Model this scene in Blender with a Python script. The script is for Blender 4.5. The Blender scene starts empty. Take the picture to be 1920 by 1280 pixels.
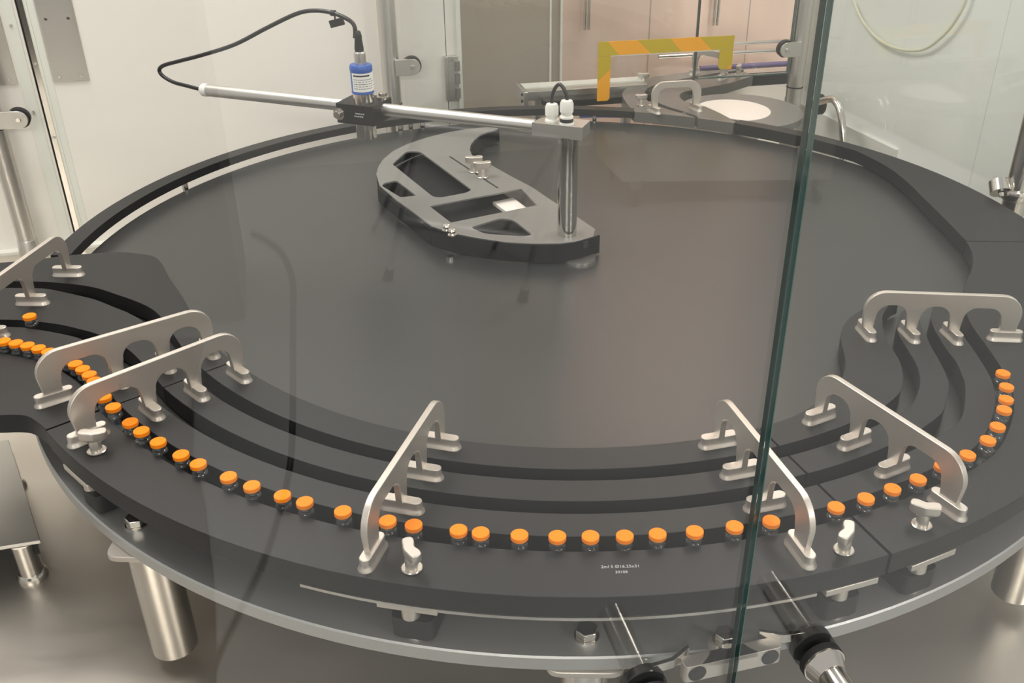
import bpy, bmesh, math, random
from mathutils import Vector, Matrix
random.seed(4)
S = 0.001          # the plan below is drawn in millimetres, z = 0 at the top of the guide plates
ZG = 1.1           # height of that level above the room floor, in metres
sc = bpy.context.scene
col = sc.collection
PI = math.pi
def W(x, y, z=0): return Vector((x*S, y*S, z*S+ZG))
def rd(a): return math.radians(a)
def pol(r, a): return (r*math.cos(rd(a)), r*math.sin(rd(a)))
UA = rd(16)        # the enclosure is turned 16 degrees against the camera
U = Vector((math.cos(UA), math.sin(UA), 0)); N = Vector((-math.sin(UA), math.cos(UA), 0))
def un(u, n): p = U*u+N*n; return (p.x, p.y)

# ------------------------------------------------------------------ camera
cd = bpy.data.cameras.new('camera'); cam = bpy.data.objects.new('camera', cd); col.objects.link(cam)
th, ro = rd(29.2028), rd(0.68698)
fw = Vector((0, math.cos(th), -math.sin(th))); rt = Vector((1, 0, 0)); upv = rt.cross(fw)
r_ = rt*math.cos(ro)+upv*math.sin(ro); u_ = upv*math.cos(ro)-rt*math.sin(ro)
M = Matrix((r_, u_, -fw)).transposed().to_4x4(); M.translation = W(-7.57, -1282.31, 548)
cam.matrix_world = M
cd.sensor_width = 36; cd.lens = 1792.96/1920*36; cd.shift_x = -88.157/1920; cd.clip_start = 0.01
sc.camera = cam
# ------------------------------------------------------------------ light
w = bpy.data.worlds.new('room_light'); sc.world = w; w.use_nodes = True
w.node_tree.nodes['Background'].inputs[0].default_value = (1.0, 0.975, 0.94, 1)
w.node_tree.nodes['Background'].inputs[1].default_value = 0.52
def area(name, loc, sx, sy, power, colr, target=None):
    d = bpy.data.lights.new(name, 'AREA'); d.shape = 'RECTANGLE'; d.size = sx; d.size_y = sy; d.energy = power; d.color = colr
    o = bpy.data.objects.new(name, d); col.objects.link(o); o.location = loc
    if target: o.rotation_euler = (Vector(target)-Vector(loc)).to_track_quat('-Z', 'Y').to_euler()
    return o
area('unseen_ceiling_light', (-1.0, 0.1, 2.9), 0.7, 1.2, 31, (1.0, 0.95, 0.89))
area('unseen_ceiling_light', (0.9, 0.6, 2.9), 0.7, 1.2, 33, (1.0, 0.93, 0.87))
area('unseen_ceiling_light', (-0.4, -4.2, 2.9), 1.6, 0.8, 95, (1.0, 0.95, 0.88))  # unseen lamp behind the camera, added to brighten the floor mirrored in the glass
area('unseen_ceiling_light', (2.9, -2.7, 2.9), 1.2, 0.8, 75, (1.0, 0.95, 0.90))  # unseen lamp placed so that the mirrored trolley shows brighter
sc.view_settings.view_transform = 'Standard'; sc.view_settings.look = 'None'
sc.view_settings.gamma = 1; sc.view_settings.exposure = 0.12; sc.view_settings.use_curve_mapping = False
sc.cycles.transparent_max_bounces = 24

# ------------------------------------------------------------------ materials
MATS = {}   # name -> material
def mat(name, base, rough=0.5, metal=0.0, spec=0.5, noise=0, nscale=40, var=0.0, stretch=None, bump=0.0, coat=0.0):
    m = bpy.data.materials.new(name); m.use_nodes = True; nt = m.node_tree; b = nt.nodes['Principled BSDF']
    b.inputs['Base Color'].default_value = (*base, 1); b.inputs['Roughness'].default_value = rough
    b.inputs['Metallic'].default_value = metal; b.inputs['Specular IOR Level'].default_value = spec
    if coat: b.inputs['Coat Weight'].default_value = coat
    if noise:
        tc = nt.nodes.new('ShaderNodeTexCoord'); mp = nt.nodes.new('ShaderNodeMapping'); nz = nt.nodes.new('ShaderNodeTexNoise')
        nt.links.new(tc.outputs['Object'], mp.inputs[0]); nt.links.new(mp.outputs[0], nz.inputs['Vector'])
        if stretch: mp.inputs['Scale'].default_value = stretch
        nz.inputs['Scale'].default_value = nscale; nz.inputs['Detail'].default_value = 3
        rp = nt.nodes.new('ShaderNodeMapRange'); nt.links.new(nz.outputs[0], rp.inputs[0])
        rp.inputs[1].default_value = .3; rp.inputs[2].default_value = .7
        rp.inputs[3].default_value = max(0, rough-noise); rp.inputs[4].default_value = min(1, rough+noise)
        nt.links.new(rp.outputs[0], b.inputs['Roughness'])
        if var:
            mx = nt.nodes.new('ShaderNodeMix'); mx.data_type = 'RGBA'
            mx.inputs[6].default_value = (*[c*(1-var) for c in base], 1); mx.inputs[7].default_value = (*[min(1, c*(1+var)) for c in base], 1)
            nt.links.new(nz.outputs[0], mx.inputs[0]); nt.links.new(mx.outputs[2], b.inputs['Base Color'])
        if bump:
            bp = nt.nodes.new('ShaderNodeBump'); bp.inputs['Strength'].default_value = bump; bp.inputs['Distance'].default_value = 0.001
            nt.links.new(nz.outputs[0], bp.inputs['Height']); nt.links.new(bp.outputs[0], b.inputs['Normal'])
    MATS[name] = m; return m
def glassmat(name, tint, ior=1.5, edge=0.0):
    m = bpy.data.materials.new(name); m.use_nodes = True; nt = m.node_tree; nt.nodes.clear()
    out = nt.nodes.new('ShaderNodeOutputMaterial'); mx = nt.nodes.new('ShaderNodeMixShader'); fr = nt.nodes.new('ShaderNodeFresnel')
    tr = nt.nodes.new('ShaderNodeBsdfTransparent'); gl = nt.nodes.new('ShaderNodeBsdfGlossy')
    fr.inputs[0].default_value = ior; tr.inputs[0].default_value = (*tint, 1); gl.inputs['Roughness'].default_value = 0.0
    # rays also leave the slab from inside: keep the reflectance of the outer side there
    ge = nt.nodes.new('ShaderNodeNewGeometry'); mi = nt.nodes.new('ShaderNodeMix'); mi.data_type = 'FLOAT'
    mi.inputs[2].default_value = ior; mi.inputs[3].default_value = 1.0/ior
    nt.links.new(ge.outputs['Backfacing'], mi.inputs[0])
    nt.links.new(mi.outputs[0], fr.inputs[0])
    nt.links.new(fr.outputs[0], mx.inputs[0]); nt.links.new(tr.outputs[0], mx.inputs[1]); nt.links.new(gl.outputs[0], mx.inputs[2])
    nt.links.new(mx.outputs[0], out.inputs[0]); MATS[name] = m; return m
GUIDE = mat('black_plastic', (0.011, 0.011, 0.012), .47, 0, .4, .02, 500, .12)
DISC = mat('dark_grey_plastic', (0.027, 0.028, 0.028), .33, 0, .75, .012, 300, .08)
OUTF = mat('brown_grey_plate', (0.13, 0.122, 0.112), .34, .1, .7, .04, 300, .05)
GREYP = mat('grey_anodised_plate', (0.22, 0.215, 0.205), .40, .25, .5, .05, 300, .05)
BLKM = mat('black_anodised', (0.006, 0.006, 0.007), .45, 0, .25)
SILV = mat('bead_blasted_steel', (0.66, 0.61, 0.555), .42, .85, .5, .05, 800, .05)
STEEL = mat('polished_steel', (0.66, 0.63, 0.58), .16, 1)
SATIN = mat('satin_steel', (0.62, 0.60, 0.565), .34, .95, .5, .03, 12, .03, (1, 1, .2))
BASEP = mat('blasted_base_plate', (0.50, 0.50, 0.49), .45, .75, .5, .05, 400, .05)
BED = mat('brushed_bed_steel', (0.66, 0.61, 0.55), .38, .9, .5, .06, 5, .10, (1, 3, 1), .02)
WHITE = mat('cream_painted_panel', (0.83, 0.80, 0.745), .45, 0, .3, .05, 90, .01)
TRIM = mat('pale_green_white_trim', (0.75, 0.76, 0.70), .4)
GREENW = mat('pale_green_panel', (0.92, 0.945, 0.90), .45, 0, .3, .03, 3, .01)
PINK = mat('rosy_stainless_sheet', (0.84, 0.64, 0.535), .34, .35, .5, .05, 3, .12, (3, 3, .12))
OLIVE = mat('olive_grey_sheet', (0.46, 0.405, 0.34), .38, .4, .5, .04, 3, .06, (3, 3, .2))
GASK = mat('black_rubber', (0.012, 0.012, 0.013), .6)
ORANGE = mat('orange_cap_plastic', (1.0, 0.26, 0.004), .5, 0, .2)
ALU = mat('crimp_aluminium', (0.45, 0.45, 0.46), .25, .9)
RAILM = mat('bright_tube', (0.90, 0.90, 0.90), .38, .7)
CABLE = mat('black_cable', (0.010, 0.009, 0.012), .35, 0, .6)
BLUE = mat('blue_plastic', (0.025, 0.10, 0.42), .35)
NYLON = mat('white_nylon', (0.80, 0.79, 0.74), .45)
LABEL = mat('label_white', (0.82, 0.82, 0.78), .5)
INK = mat('ink_black', (0.02, 0.02, 0.025), .6)
ENGR = mat('engraved_white', (0.50, 0.50, 0.50), .6)
YEL = mat('hazard_orange_yellow', (0.86, 0.38, 0.0), .4)
YEL2 = mat('hazard_olive_yellow', (0.52, 0.38, 0.0), .4)
PURP = mat('violet_sleeve', (0.09, 0.06, 0.17), .4)
WDISC = mat('smooth_white', (0.86, 0.80, 0.74), .25)
FLOORM = mat('pale_epoxy_floor', (0.34, 0.35, 0.35), .35, 0, .5, .05, 2, .05)
DARKC = mat('charcoal_cabinet', (0.035, 0.035, 0.036), .5)
ROOMW = mat('room_wall_white', (0.80, 0.80, 0.76), .6)
EDGE = mat('polished_glass_edge', (0.006, 0.030, 0.026), .12, 0, .8)
EDGEL = mat('bright_glass_arris', (0.05, 0.11, 0.10), .10, 0, .8)
HOSE = mat('cream_hose_reflection', (0.78, 0.77, 0.60), .4)
GREEN = mat('dark_green_plastic', (0.01, 0.10, 0.07), .35)
GLASS = glassmat('clear_glass', (0.99, 0.995, 0.99))
VGLASS = glassmat('vial_glass', (0.93, 0.95, 0.97), 1.75)

# ------------------------------------------------------------------ mesh helpers (mm)
def poly(bm, pts, z0, z1, holes=()):
    """vertical prism over a plan outline, with through holes"""
    loops = [pts]+list(holes)
    for z, flip in ((z1, False), (z0, True)):
        edges = []
        for lp in loops:
            vs = [bm.verts.new((x, y, z)) for x, y in lp]
            edges += [bm.edges.new((vs[i], vs[(i+1) % len(vs)])) for i in range(len(vs))]
        g = bmesh.ops.triangle_fill(bm, edges=edges, use_beauty=True, use_dissolve=False, normal=(0, 0, -1 if flip else 1))
        for f in g['geom']:
            if isinstance(f, bmesh.types.BMFace):
                f.normal_update()
                if (f.normal.z < 0) != flip: f.normal_flip()
    for lp in loops:
        a = [bm.verts.new((x, y, z0)) for x, y in lp]; b = [bm.verts.new((x, y, z1)) for x, y in lp]
        for i in range(len(lp)):
            j = (i+1) % len(lp); bm.faces.new((a[i], a[j], b[j], b[i]))
    bmesh.ops.remove_doubles(bm, verts=bm.verts, dist=1e-4)
    bmesh.ops.recalc_face_normals(bm, faces=bm.faces)
def arc(r, a0, a1, n=None, c=(0, 0)):
    n = n or max(2, int(abs(a1-a0)/2.0)+1)
    return [(c[0]+r*math.cos(rd(a0+(a1-a0)*i/(n-1))), c[1]+r*math.sin(rd(a0+(a1-a0)*i/(n-1)))) for i in range(n)]
def spline(pts, n=6, closed=False):
    """Catmull-Rom through plan points"""
    out = []; L = len(pts)
    g = (lambda i: pts[i % L]) if closed else (lambda i: pts[max(0, min(L-1, i))])
    for i in range(L if closed else L-1):
        p0, p1, p2, p3 = [Vector(g(k)) for k in (i-1, i, i+1, i+2)]
        for k in range(n):
            t = k/n
            v = .5*((2*p1)+(p2-p0)*t+(2*p0-5*p1+4*p2-p3)*t*t+(3*p1-p0-3*p2+p3)*t**3); out.append(tuple(v))
    if not closed: out.append(tuple(pts[-1]))
    return out
def rounded(pts, r, n=5):
    """round the corners of a polygon; r one radius or a list"""
    out = []; L = len(pts)
    for i in range(L):
        R = r[i] if isinstance(r, (list, tuple)) else r
        p = Vector(pts[i]); a = Vector(pts[i-1])-p; b = Vector(pts[(i+1) % L])-p
        R = min(R, a.length*.49, b.length*.49)
        if R < .05: out.append(tuple(p)); continue
        s = p+a.normalized()*R; e = p+b.normalized()*R
        for k in range(n+1):
            t = k/n; out.append(tuple(s*(1-t)**2+p*2*t*(1-t)+e*t*t))
    return out
def box(bm, cx, cy, cz, sx, sy, sz, ang=0):
    g = bmesh.ops.create_cube(bm, size=1, matrix=Matrix.Translation((cx, cy, cz)) @ Matrix.Rotation(ang, 4, 'Z') @ Matrix.Diagonal((sx, sy, sz, 1)))
def cyl(bm, p0, p1, r0, r1=None, seg=24):
    p0 = Vector(p0); p1 = Vector(p1); d = p1-p0; r1 = r0 if r1 is None else r1
    q = d.to_track_quat('Z', 'Y').to_matrix().to_4x4()
    bmesh.ops.create_cone(bm, cap_ends=True, segments=seg, radius1=r0, radius2=r1, depth=d.length, matrix=Matrix.Translation((p0+p1)/2) @ q)
def lathe(bm, prof, c=(0, 0, 0), seg=28):
    rings = []
    for r, z in prof:
        rings.append([bm.verts.new((c[0]+r*math.cos(2*PI*k/seg), c[1]+r*math.sin(2*PI*k/seg), c[2]+z)) for k in range(seg)] if r > 1e-6 else [bm.verts.new((c[0], c[1], c[2]+z))])
    for a, b in zip(rings, rings[1:]):
        for k in range(seg):
            j = (k+1) % seg
            if len(a) == 1 and len(b) == 1: continue
            if len(a) == 1: bm.faces.new((a[0], b[k], b[j]))
            elif len(b) == 1: bm.faces.new((a[k], a[j], b[0]))
            else: bm.faces.new((a[k], a[j], b[j], b[k]))
    bmesh.ops.recalc_face_normals(bm, faces=bm.faces)
def tube(bm, pts, r, seg=10, sub=6):
    P = [Vector(p) for p in spline(pts, sub)] if sub else [Vector(p) for p in pts]
    rings = []; up = Vector((0, 0, 1)); prev = None
    for i, p in enumerate(P):
        t = (P[min(i+1, len(P)-1)]-P[max(i-1, 0)]).normalized()
        if prev is None: x = t.cross(up if abs(t.z) < .95 else Vector((1, 0, 0))).normalized()
        else: x = (prev-t*prev.dot(t)).normalized()
        prev = x; y = t.cross(x)
        rings.append([bm.verts.new(p+(x*math.cos(2*PI*k/seg)+y*math.sin(2*PI*k/seg))*r) for k in range(seg)])
    for a, b in zip(rings, rings[1:]):
        for k in range(seg): bm.faces.new((a[k], a[(k+1) % seg], b[(k+1) % seg], b[k]))
    bm.faces.new(rings[0][::-1]); bm.faces.new(rings[-1])
    bmesh.ops.recalc_face_normals(bm, faces=bm.faces)
def hexa(bm, c, r, z0, z1, a=0):
    poly(bm, [(c[0]+r*math.cos(a+k*PI/3), c[1]+r*math.sin(a+k*PI/3)) for k in range(6)], z0, z1)
BM = bmesh.new

def obj(name, bm, m, parent=None, bevel=0, smooth=True, off=None):
    """one mesh object. Geometry is in plan millimetres; a parent's own location is taken off it"""
    me = bpy.data.meshes.new(name)
    if parent is not None: o0 = parent.get('_o', None); o0 = Vector(o0) if o0 is not None else Vector((0, 0, 0))
    elif off is not None: o0 = Vector(off)
    else: o0 = Vector((0, 0, 0))
    bmesh.ops.transform(bm, matrix=Matrix.Scale(S, 4) @ Matrix.Translation(-o0), verts=bm.verts)
    bm.to_mesh(me); bm.free()
    if smooth:
        me.shade_smooth(); me.set_sharp_from_angle(angle=rd(32))
    me.materials.append(m)
    o = bpy.data.objects.new(name, me); col.objects.link(o)
    if parent is None: o.location = W(*o0)
    else:
        o.parent = parent
    if bevel:
        b = o.modifiers.new('bevel', 'BEVEL'); b.width = bevel*S; b.segments = 2; b.limit_method = 'ANGLE'; b.angle_limit = rd(40)
    return o
TMP = {}
def thing(name, label, cat, loc=(0, 0, 0), group=None, rot=0):
    o = bpy.data.objects.new(name, None); col.objects.link(o); o.location = W(*loc); o.rotation_euler = (0, 0, rot)
    o.empty_display_size = .02; o['label'] = label; o['category'] = cat; o['_o'] = [float(c) for c in loc]
    if group: o['group'] = group
    return o
def group_part(name, parent, loc):
    """a part made of several pieces: an Empty under its thing"""
    o = bpy.data.objects.new(name, None); col.objects.link(o); o.parent = parent; o['_o'] = [float(c) for c in loc]
    o.location = (Vector(loc)-Vector(parent['_o']))*S; o.empty_display_size = .02
    return o
def local(o): o['_o'] = [0.0, 0.0, 0.0]; return o      # parts of this thing are drawn round its own origin
def tag(o, label, cat, group=None):
    o['label'] = label; o['category'] = cat
    if group: o['group'] = group
    return o
def struct(name, bm, m, parent=None, bevel=0):
    o = obj(name, bm, m, parent, bevel, smooth=False)
    if parent is None: o['kind'] = 'structure'
    return o
def dup(root, loc, rot=0, label=None, group=None):
    r = root.copy(); col.objects.link(r); r.location = W(*loc); r.rotation_euler = (0, 0, rot)
    if label: r['label'] = label
    if group: r['group'] = group
    for ch in root.children:
        c = ch.copy(); col.objects.link(c); c.parent = r
        for g in ch.children:
            d = g.copy(); col.objects.link(d); d.parent = c
    return r
def offset_path(pts, d):
    out = []
    for i, p in enumerate(pts):
        a = Vector(pts[max(0, i-1)]); b = Vector(pts[min(len(pts)-1, i+1)]); t = (b-a).normalized()
        out.append((p[0]-t.y*d, p[1]+t.x*d))
    return out

# ================================================================== THE ROOM AND THE ENCLOSURE
BZ = -247          # top of the stainless machine bed
def slab(bm, u0, u1, n0, n1, z0, z1):
    poly(bm, [un(u0, n0), un(u1, n0), un(u1, n1), un(u0, n1)], z0, z1)
b = BM(); slab(b, -4500, 5200, -5200, 3600, -1130, -1100); struct('floor', b, FLOORM)
b = BM(); slab(b, -4500, 5200, -5230, -5200, -1100, 1900); struct('wall_behind', b, ROOMW)
# back wall of white panels (left half), its gasket joint, trims, screws
NW = 775
EDGE_U = -9
b = BM(); slab(b, -2200, -817, NW, NW+30, BZ, 1500); wl = struct('wall_left', b, WHITE)
b = BM(); slab(b, -799, EDGE_U-28, NW, NW+30, BZ, 1500); wb = struct('wall_back', b, WHITE)
b = BM(); slab(b, -822, -812, NW+4, NW+20, BZ, 1500); struct('gasket', b, GASK, wb)
b = BM(); slab(b, -812, -803, NW-6, NW+20, BZ, 1500); struct('joint_trim', b, STEEL, wb)
b = BM(); slab(b, -803, -798, NW-4, NW, BZ, 1500); struct('joint_trim', b, TRIM, wb)
b = BM(); slab(b, -798, -786, NW-1.5, NW, BZ, 1500); struct('joint_trim', b, TRIM, wb)
b = BM(); slab(b, -842, -822, NW-1.5, NW, BZ, 1500); struct('joint_trim', b, TRIM, wl)
for uu in (-832, -807):
    for zz in (30, 190, 350) if uu < -810 else (-20, 120, 260, 400):
        b = BM(); p = un(uu, NW-(1.5 if uu < -810 else 6)); q = un(uu, NW-(4 if uu < -810 else 8.5)); cyl(b, (*p, zz), (*q, zz), 3, 2.4, 12)
        obj('screw', b, SATIN, wl if uu < -810 else wb)
b = BM(); slab(b, EDGE_U-26, EDGE_U-5, NW+2, NW+30, BZ, 1500); struct('end_panel', b, WHITE, wb)
b = BM(); slab(b, EDGE_U-5, EDGE_U+4, NW-8, NW+30, BZ, 1500); struct('edge_strip', b, TRIM, wb)
b = BM(); slab(b, -2200, EDGE_U+4, 755, NW, BZ-2, BZ+5); struct('trim_1', b, TRIM)
# flat steel cover plates on the panels
def cover(u0, u1, z0, lab):
    t = thing('cover_plate', lab, 'cover plate', (*un((u0+u1)/2, NW-2), z0))
    b = BM(); slab(b, u0, u1, NW-3, NW, z0, 900); obj('plate', b, SATIN, t)
    for uu in (u0+12, u1-12):
        for zz in (z0+10, z0+115):
            b = BM(); p = un(uu, NW-3); q = un(uu, NW-5.5); cyl(b, (*p, zz), (*q, zz), 3.4, 2.6, 12); obj('screw', b, STEEL, t)
cover(-784, -722, 84, 'flat steel cover plate screwed to the white wall right of the black joint')
cover(-930, -846, 84, 'flat steel cover plate on the wall left of the black joint, cut by the frame')
# bed
t = thing('machine_bed', 'brushed stainless machine bed that everything stands on', 'machine bed', (0, 0, BZ-40))
b = BM(); poly(b, [un(-2200, -745), un(1480, -745), un(1250, 740), un(1200, 1245), un(-8, 1245), un(-8, 773), un(-2200, 773)], BZ-40, BZ); obj('bed_plate', b, BED, t)
b = BM(); slab(b, -1480, 1200, -700, 1200, -1100, BZ-40); obj('machine_cabinet', b, SATIN, t)

# compartment behind the passage: rosy steel back wall, olive side panel, hanging rods
NB = 1250
b = BM(); slab(b, -60, 306, NB-30, NB-10, BZ, 1500); struct('wall_back_olive', b, OLIVE)
b = BM(); slab(b, -60, 1180, NB, NB+20, BZ, 1500); wp = struct('wall_back_rosy', b, PINK)
b = BM(); slab(b, 306, 311, NB-34, NB, BZ, 1500); struct('edge_strip', b, TRIM, wp)
b = BM(); slab(b, 341, 347, NB-12, NB, BZ, 1500); struct('edge_strip', b, TRIM, wp)
b = BM(); slab(b, 311, 341, NB-4, NB, BZ, 1500); struct('frame_panel', b, OLIVE, wp)
for uu in (591, 880):
    b = BM(); slab(b, uu, uu+2.5, NB-1.2, NB, BZ, 1500); struct('joint_line', b, OLIVE, wp)
for uu, zz, lab in ((405, 40, 'thin steel rod hanging on the rosy wall left of the yellow frame'), (769, 36, 'thin steel rod hanging on the rosy wall above the yellow frame')):
    p = un(uu, NB-18)
    t = thing('hanging_rod', lab, 'rod', (*p, zz))
    b = BM(); tube(b, [(*p, zz), (*p, zz+300), (*p, 700)], 4, 10, 2); tube(b, [(*un(uu+11, NB-18), zz), (*un(uu+11, NB-18), 700)], 4, 10, 0); obj('rod', b, STEEL, t)
    b = BM(); box(b, *un(uu+5, NB-9), 600, 22, 18, 30, UA); obj('bracket', b, SATIN, t)
# right hand end: a pale panel wall just outside the side glass
RA, RB = Vector((532, 1010, 0)), Vector((985, -260, 0)); RD = (RB-RA).normalized(); RN = Vector((-RD.y, RD.x, 0))
if RN.x < 0: RN = -RN
def rslab(bm, s0, s1, o0, o1, z0, z1):
    q_ = [RA+RD*s0+RN*o0, RA+RD*s1+RN*o0, RA+RD*s1+RN*o1, RA+RD*s0+RN*o1]; poly(bm, [(v.x, v.y) for v in q_], z0, z1)
b = BM(); rslab(b, 0, 1350, 0, 20, BZ, 1500); wr = struct('wall_right', b, GREENW)
for s0_ in (60, 640): b = BM(); rslab(b, s0_, s0_+1, -.5, 0, BZ, 1500); struct('joint_line', b, TRIM, wr)
b = BM(); rslab(b, 0, 430, -6, 0, BZ, -52); struct('low_panel', b, TRIM, wr)
# columns
def column(u, n, lab, r=18, foot=True, arm=None, zarm=90, z1=1300):
    p = un(u, n)
    t = thing('steel_column', lab, 'column', (*p, BZ), 'round columns of the glass enclosure')
    b = BM(); cyl(b, (*p, BZ+40), (*p, z1), r, None, 40); obj('tube', b, SATIN, t)
    b = BM(); lathe(b, [(0, 0), (r+3, 0), (r+3, 12), (r+1, 38), (r, 40), (0, 40)], (*p, BZ), 40); obj('foot', b, SATIN, t)
    b = BM(); lathe(b, [(r, -1.5), (r+.9, -1.5), (r+.9, 1.5), (r, 1.5)], (*p, zarm-75), 40); obj('joint_ring', b, GASK, t)
    return t, p
def arm(col_, u0, n0, z, d, L=46, R=16):
    """flat bar from a column with a round glass clamp at its end"""
    t = group_part('glass_clamp', col_, (*un(u0, n0), z))
    b = BM()
    pts = [(d*8, -R), (d*L, -R)]+[(d*(L+R*math.sin(k*PI/10)), -R*math.cos(k*PI/10)) for k in range(1, 10)]+[(d*L, R), (d*8, R)]
    vs0 = [b.verts.new((*un(u0+x, n0-22), z+y)) for x, y in pts]; vs1 = [b.verts.new((*un(u0+x, n0-14), z+y)) for x, y in pts]
    b.faces.new(vs0); b.faces.new(vs1[::-1])
    for i in range(len(pts)): j = (i+1) % len(pts); b.faces.new((vs0[i], vs0[j], vs1[j], vs1[i]))
    bmesh.ops.recalc_face_normals(b, faces=b.faces); obj('flat_bar', b, SATIN, t, .6)
    b = BM(); cyl(b, (*un(u0+d*L, n0-14), z), (*un(u0+d*L, n0-4), z+2), R+3, None, 32); obj('rubber_disc', b, GASK, t)
    b = BM(); cyl(b, (*un(u0+d*L, n0-22), z), (*un(u0+d*L, n0-25), z), 5, 4, 20); obj('screw', b, STEEL, t)
    return t
cA = column(-893, 735, 'round steel column at the left edge of the picture')
cB = column(-157, 734, 'round steel column behind the blue sensor')
cC = column(757, 736, 'round steel column right of the yellow frame', zarm=70)
arm(cA[0], -893, 735, 33, 1)
arm(cB[0], -157, 734, 90, 1, L=42)
arm(cC[0], 757, 736, 83, -1, L=42)
# near right column with a clamp collar
cp = (738, 205)
t = thing('steel_column', 'round steel column with a clamp collar at the right edge', 'column', (*cp, BZ), 'round columns of the glass enclosure')
b = BM(); cyl(b, (*cp, BZ+40), (*cp, 1300), 19, None, 40); obj('tube', b, STEEL, t)
b = BM(); lathe(b, [(0, 0), (22, 0), (22, 38), (19, 40), (0, 40)], (*cp, BZ), 40); obj('foot', b, SATIN, t)
b = BM(); lathe(b, [(19, -9), (23, -9), (24, -7), (24, 7), (23, 9), (19, 9)], (*cp, 4), 40); obj('collar', b, STEEL, t)
b = BM(); cyl(b, (cp[0]-30, cp[1]-8, 8), (cp[0]-30, cp[1]+6, 22), 17, None, 28); obj('clamp_disc', b, STEEL, t)
b = BM(); cyl(b, (cp[0]-30, cp[1]-9, 7), (cp[0]-30, cp[1]-13, 3), 5, 4, 16); obj('screw', b, STEEL, t)

# rear glass panes
def pane(name, a, c, z0, z1, lab, th=8, cut=None, hole=None):
    """vertical glass pane between two plan points; cut: list of outline points (s,z) instead of a rectangle"""
    A = Vector((*a, 0)); C = Vector((*c, 0)); d = (C-A); L = d.length; d.normalize(); nn = Vector((-d.y, d.x, 0))
    pts = cut or [(0, z0), (L, z0), (L, z1), (0, z1)]
    t = thing('glass_screen', lab, 'glass screen', (*a, z0))
    b = BM(); v0 = [b.verts.new(A+d*s+Vector((0, 0, z))-nn*th/2) for s, z in pts]; v1 = [b.verts.new(A+d*s+Vector((0, 0, z))+nn*th/2) for s, z in pts]
    f0 = b.faces.new(v0); f1 = b.faces.new(v1[::-1]); bmesh.ops.triangulate(b, faces=[f0, f1])
    bmesh.ops.recalc_face_normals(b, faces=b.faces); o = obj('glass_sheet', b, GLASS, t, smooth=False)
    return t, A, d, nn, L
P0 = un(-130, 738); P1 = un(505, 738)
t, A, d, nn, L = pane('glass_pane', P0, P1, -20, 900, 'rear glass pane with the yellow framed passage opening', 8,
    [(0, -10), (285, -10), (285, 118), (585, 118), (585, -10), (635, -10), (635, 900), (0, 900)])
b = BM(); box(b, *un(506.5, 738), 440, 3, 8.4, 900, UA); obj('polished_edge', b, EDGE, t)
t, A, d, nn, L = pane('glass_pane', un(516, 738), un(735, 738), 28, 900, 'rear glass pane between the yellow frame and the column')
b = BM(); box(b, *un(625, 738), 26.5, 219, 8.4, 3, UA); obj('polished_edge', b, EDGEL, t)
b = BM(); box(b, *un(735, 738), 460, 2.5, 8.4, 870, UA); obj('polished_edge', b, EDGEL, t)

# yellow and orange hazard frame round the opening (alternating slanted fields)
t = thing('hazard_frame', 'yellow and orange striped hazard frame around the conveyor opening', 'hazard frame', (*un(395, 732), 20))
def strip(pts, m, nm='stripe_field'):
    b = BM(); v0 = [b.verts.new((*un(u, 731), z)) for u, z in pts]; v1 = [b.verts.new((*un(u, 733), z)) for u, z in pts]
    b.faces.new(v0); b.faces.new(v1[::-1])
    for i in range(len(pts)): j = (i+1) % len(pts); b.faces.new((v0[i], v0[j], v1[j], v1[i]))
    bmesh.ops.recalc_face_normals(b, faces=b.faces); obj(nm, b, m, t, smooth=False)
HF = dict(u0=0, u1=0)
HAZ = t

# ================================================================== THE TURNTABLE
RI, RO = 689, 716
t = thing('turntable', 'large round dark grey rotary accumulation disc', 'turntable', (0, 0, -70))
b = BM(); lathe(b, [(0, -24.5), (688, -24.5), (689, -25.5), (689, -39), (688, -40), (0, -40)], (0, 0, 0), 160); obj('disc', b, DISC, t)
b = BM(); lathe(b, [(0, -40), (330, -40), (330, -70), (0, -70)], (0, 0, 0), 64); obj('hub', b, BASEP, t)
t = thing('base_plate', 'round blasted steel base plate under the turntable on tubular legs', 'base plate', (0, 0, BZ))
b = BM(); lathe(b, [(0, -70), (714.5, -70), (716, -71.5), (716, -84.5), (714.5, -86), (0, -86)], (0, 0, 0), 180); obj('plate', b, BASEP, t)
for a in (-126.3, -88.5, -42, -8, 18, 55, 92, 128, 165, -160):
    p = pol(692, a)
    b = BM(); poly(b, rounded([(p[0]-34, p[1]-26), (p[0]+34, p[1]-26), (p[0]+34, p[1]+26), (p[0]-34, p[1]+26)], 14), -92, -86); obj('mounting_pad', b, SILV, t, .8)
    b = BM(); cyl(b, (*p, BZ+18), (*p, -92), 23, None, 36); lg = obj('leg', b, STEEL, t)
    b = BM(); lathe(b, [(0, 0), (27, 0), (27, 5), (22, 14), (21.5, 18), (0, 18)], (*p, BZ), 36); obj('foot', b, STEEL, lg)
    lg.children[0].location = (0, 0, 0)
for (x, y) in ((-419, -554), (19, -692), ):
    b = BM(); lathe(b, [(0, 0), (11, 0), (11, 2), (0, 2)], (x, y, -70), 28); w_ = obj('bolt', b, STEEL, t)
    b = BM(); hexa(b, (x, y), 10, -68, -60, .3); h_ = obj('bolt', b, STEEL, t, .8)

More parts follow.
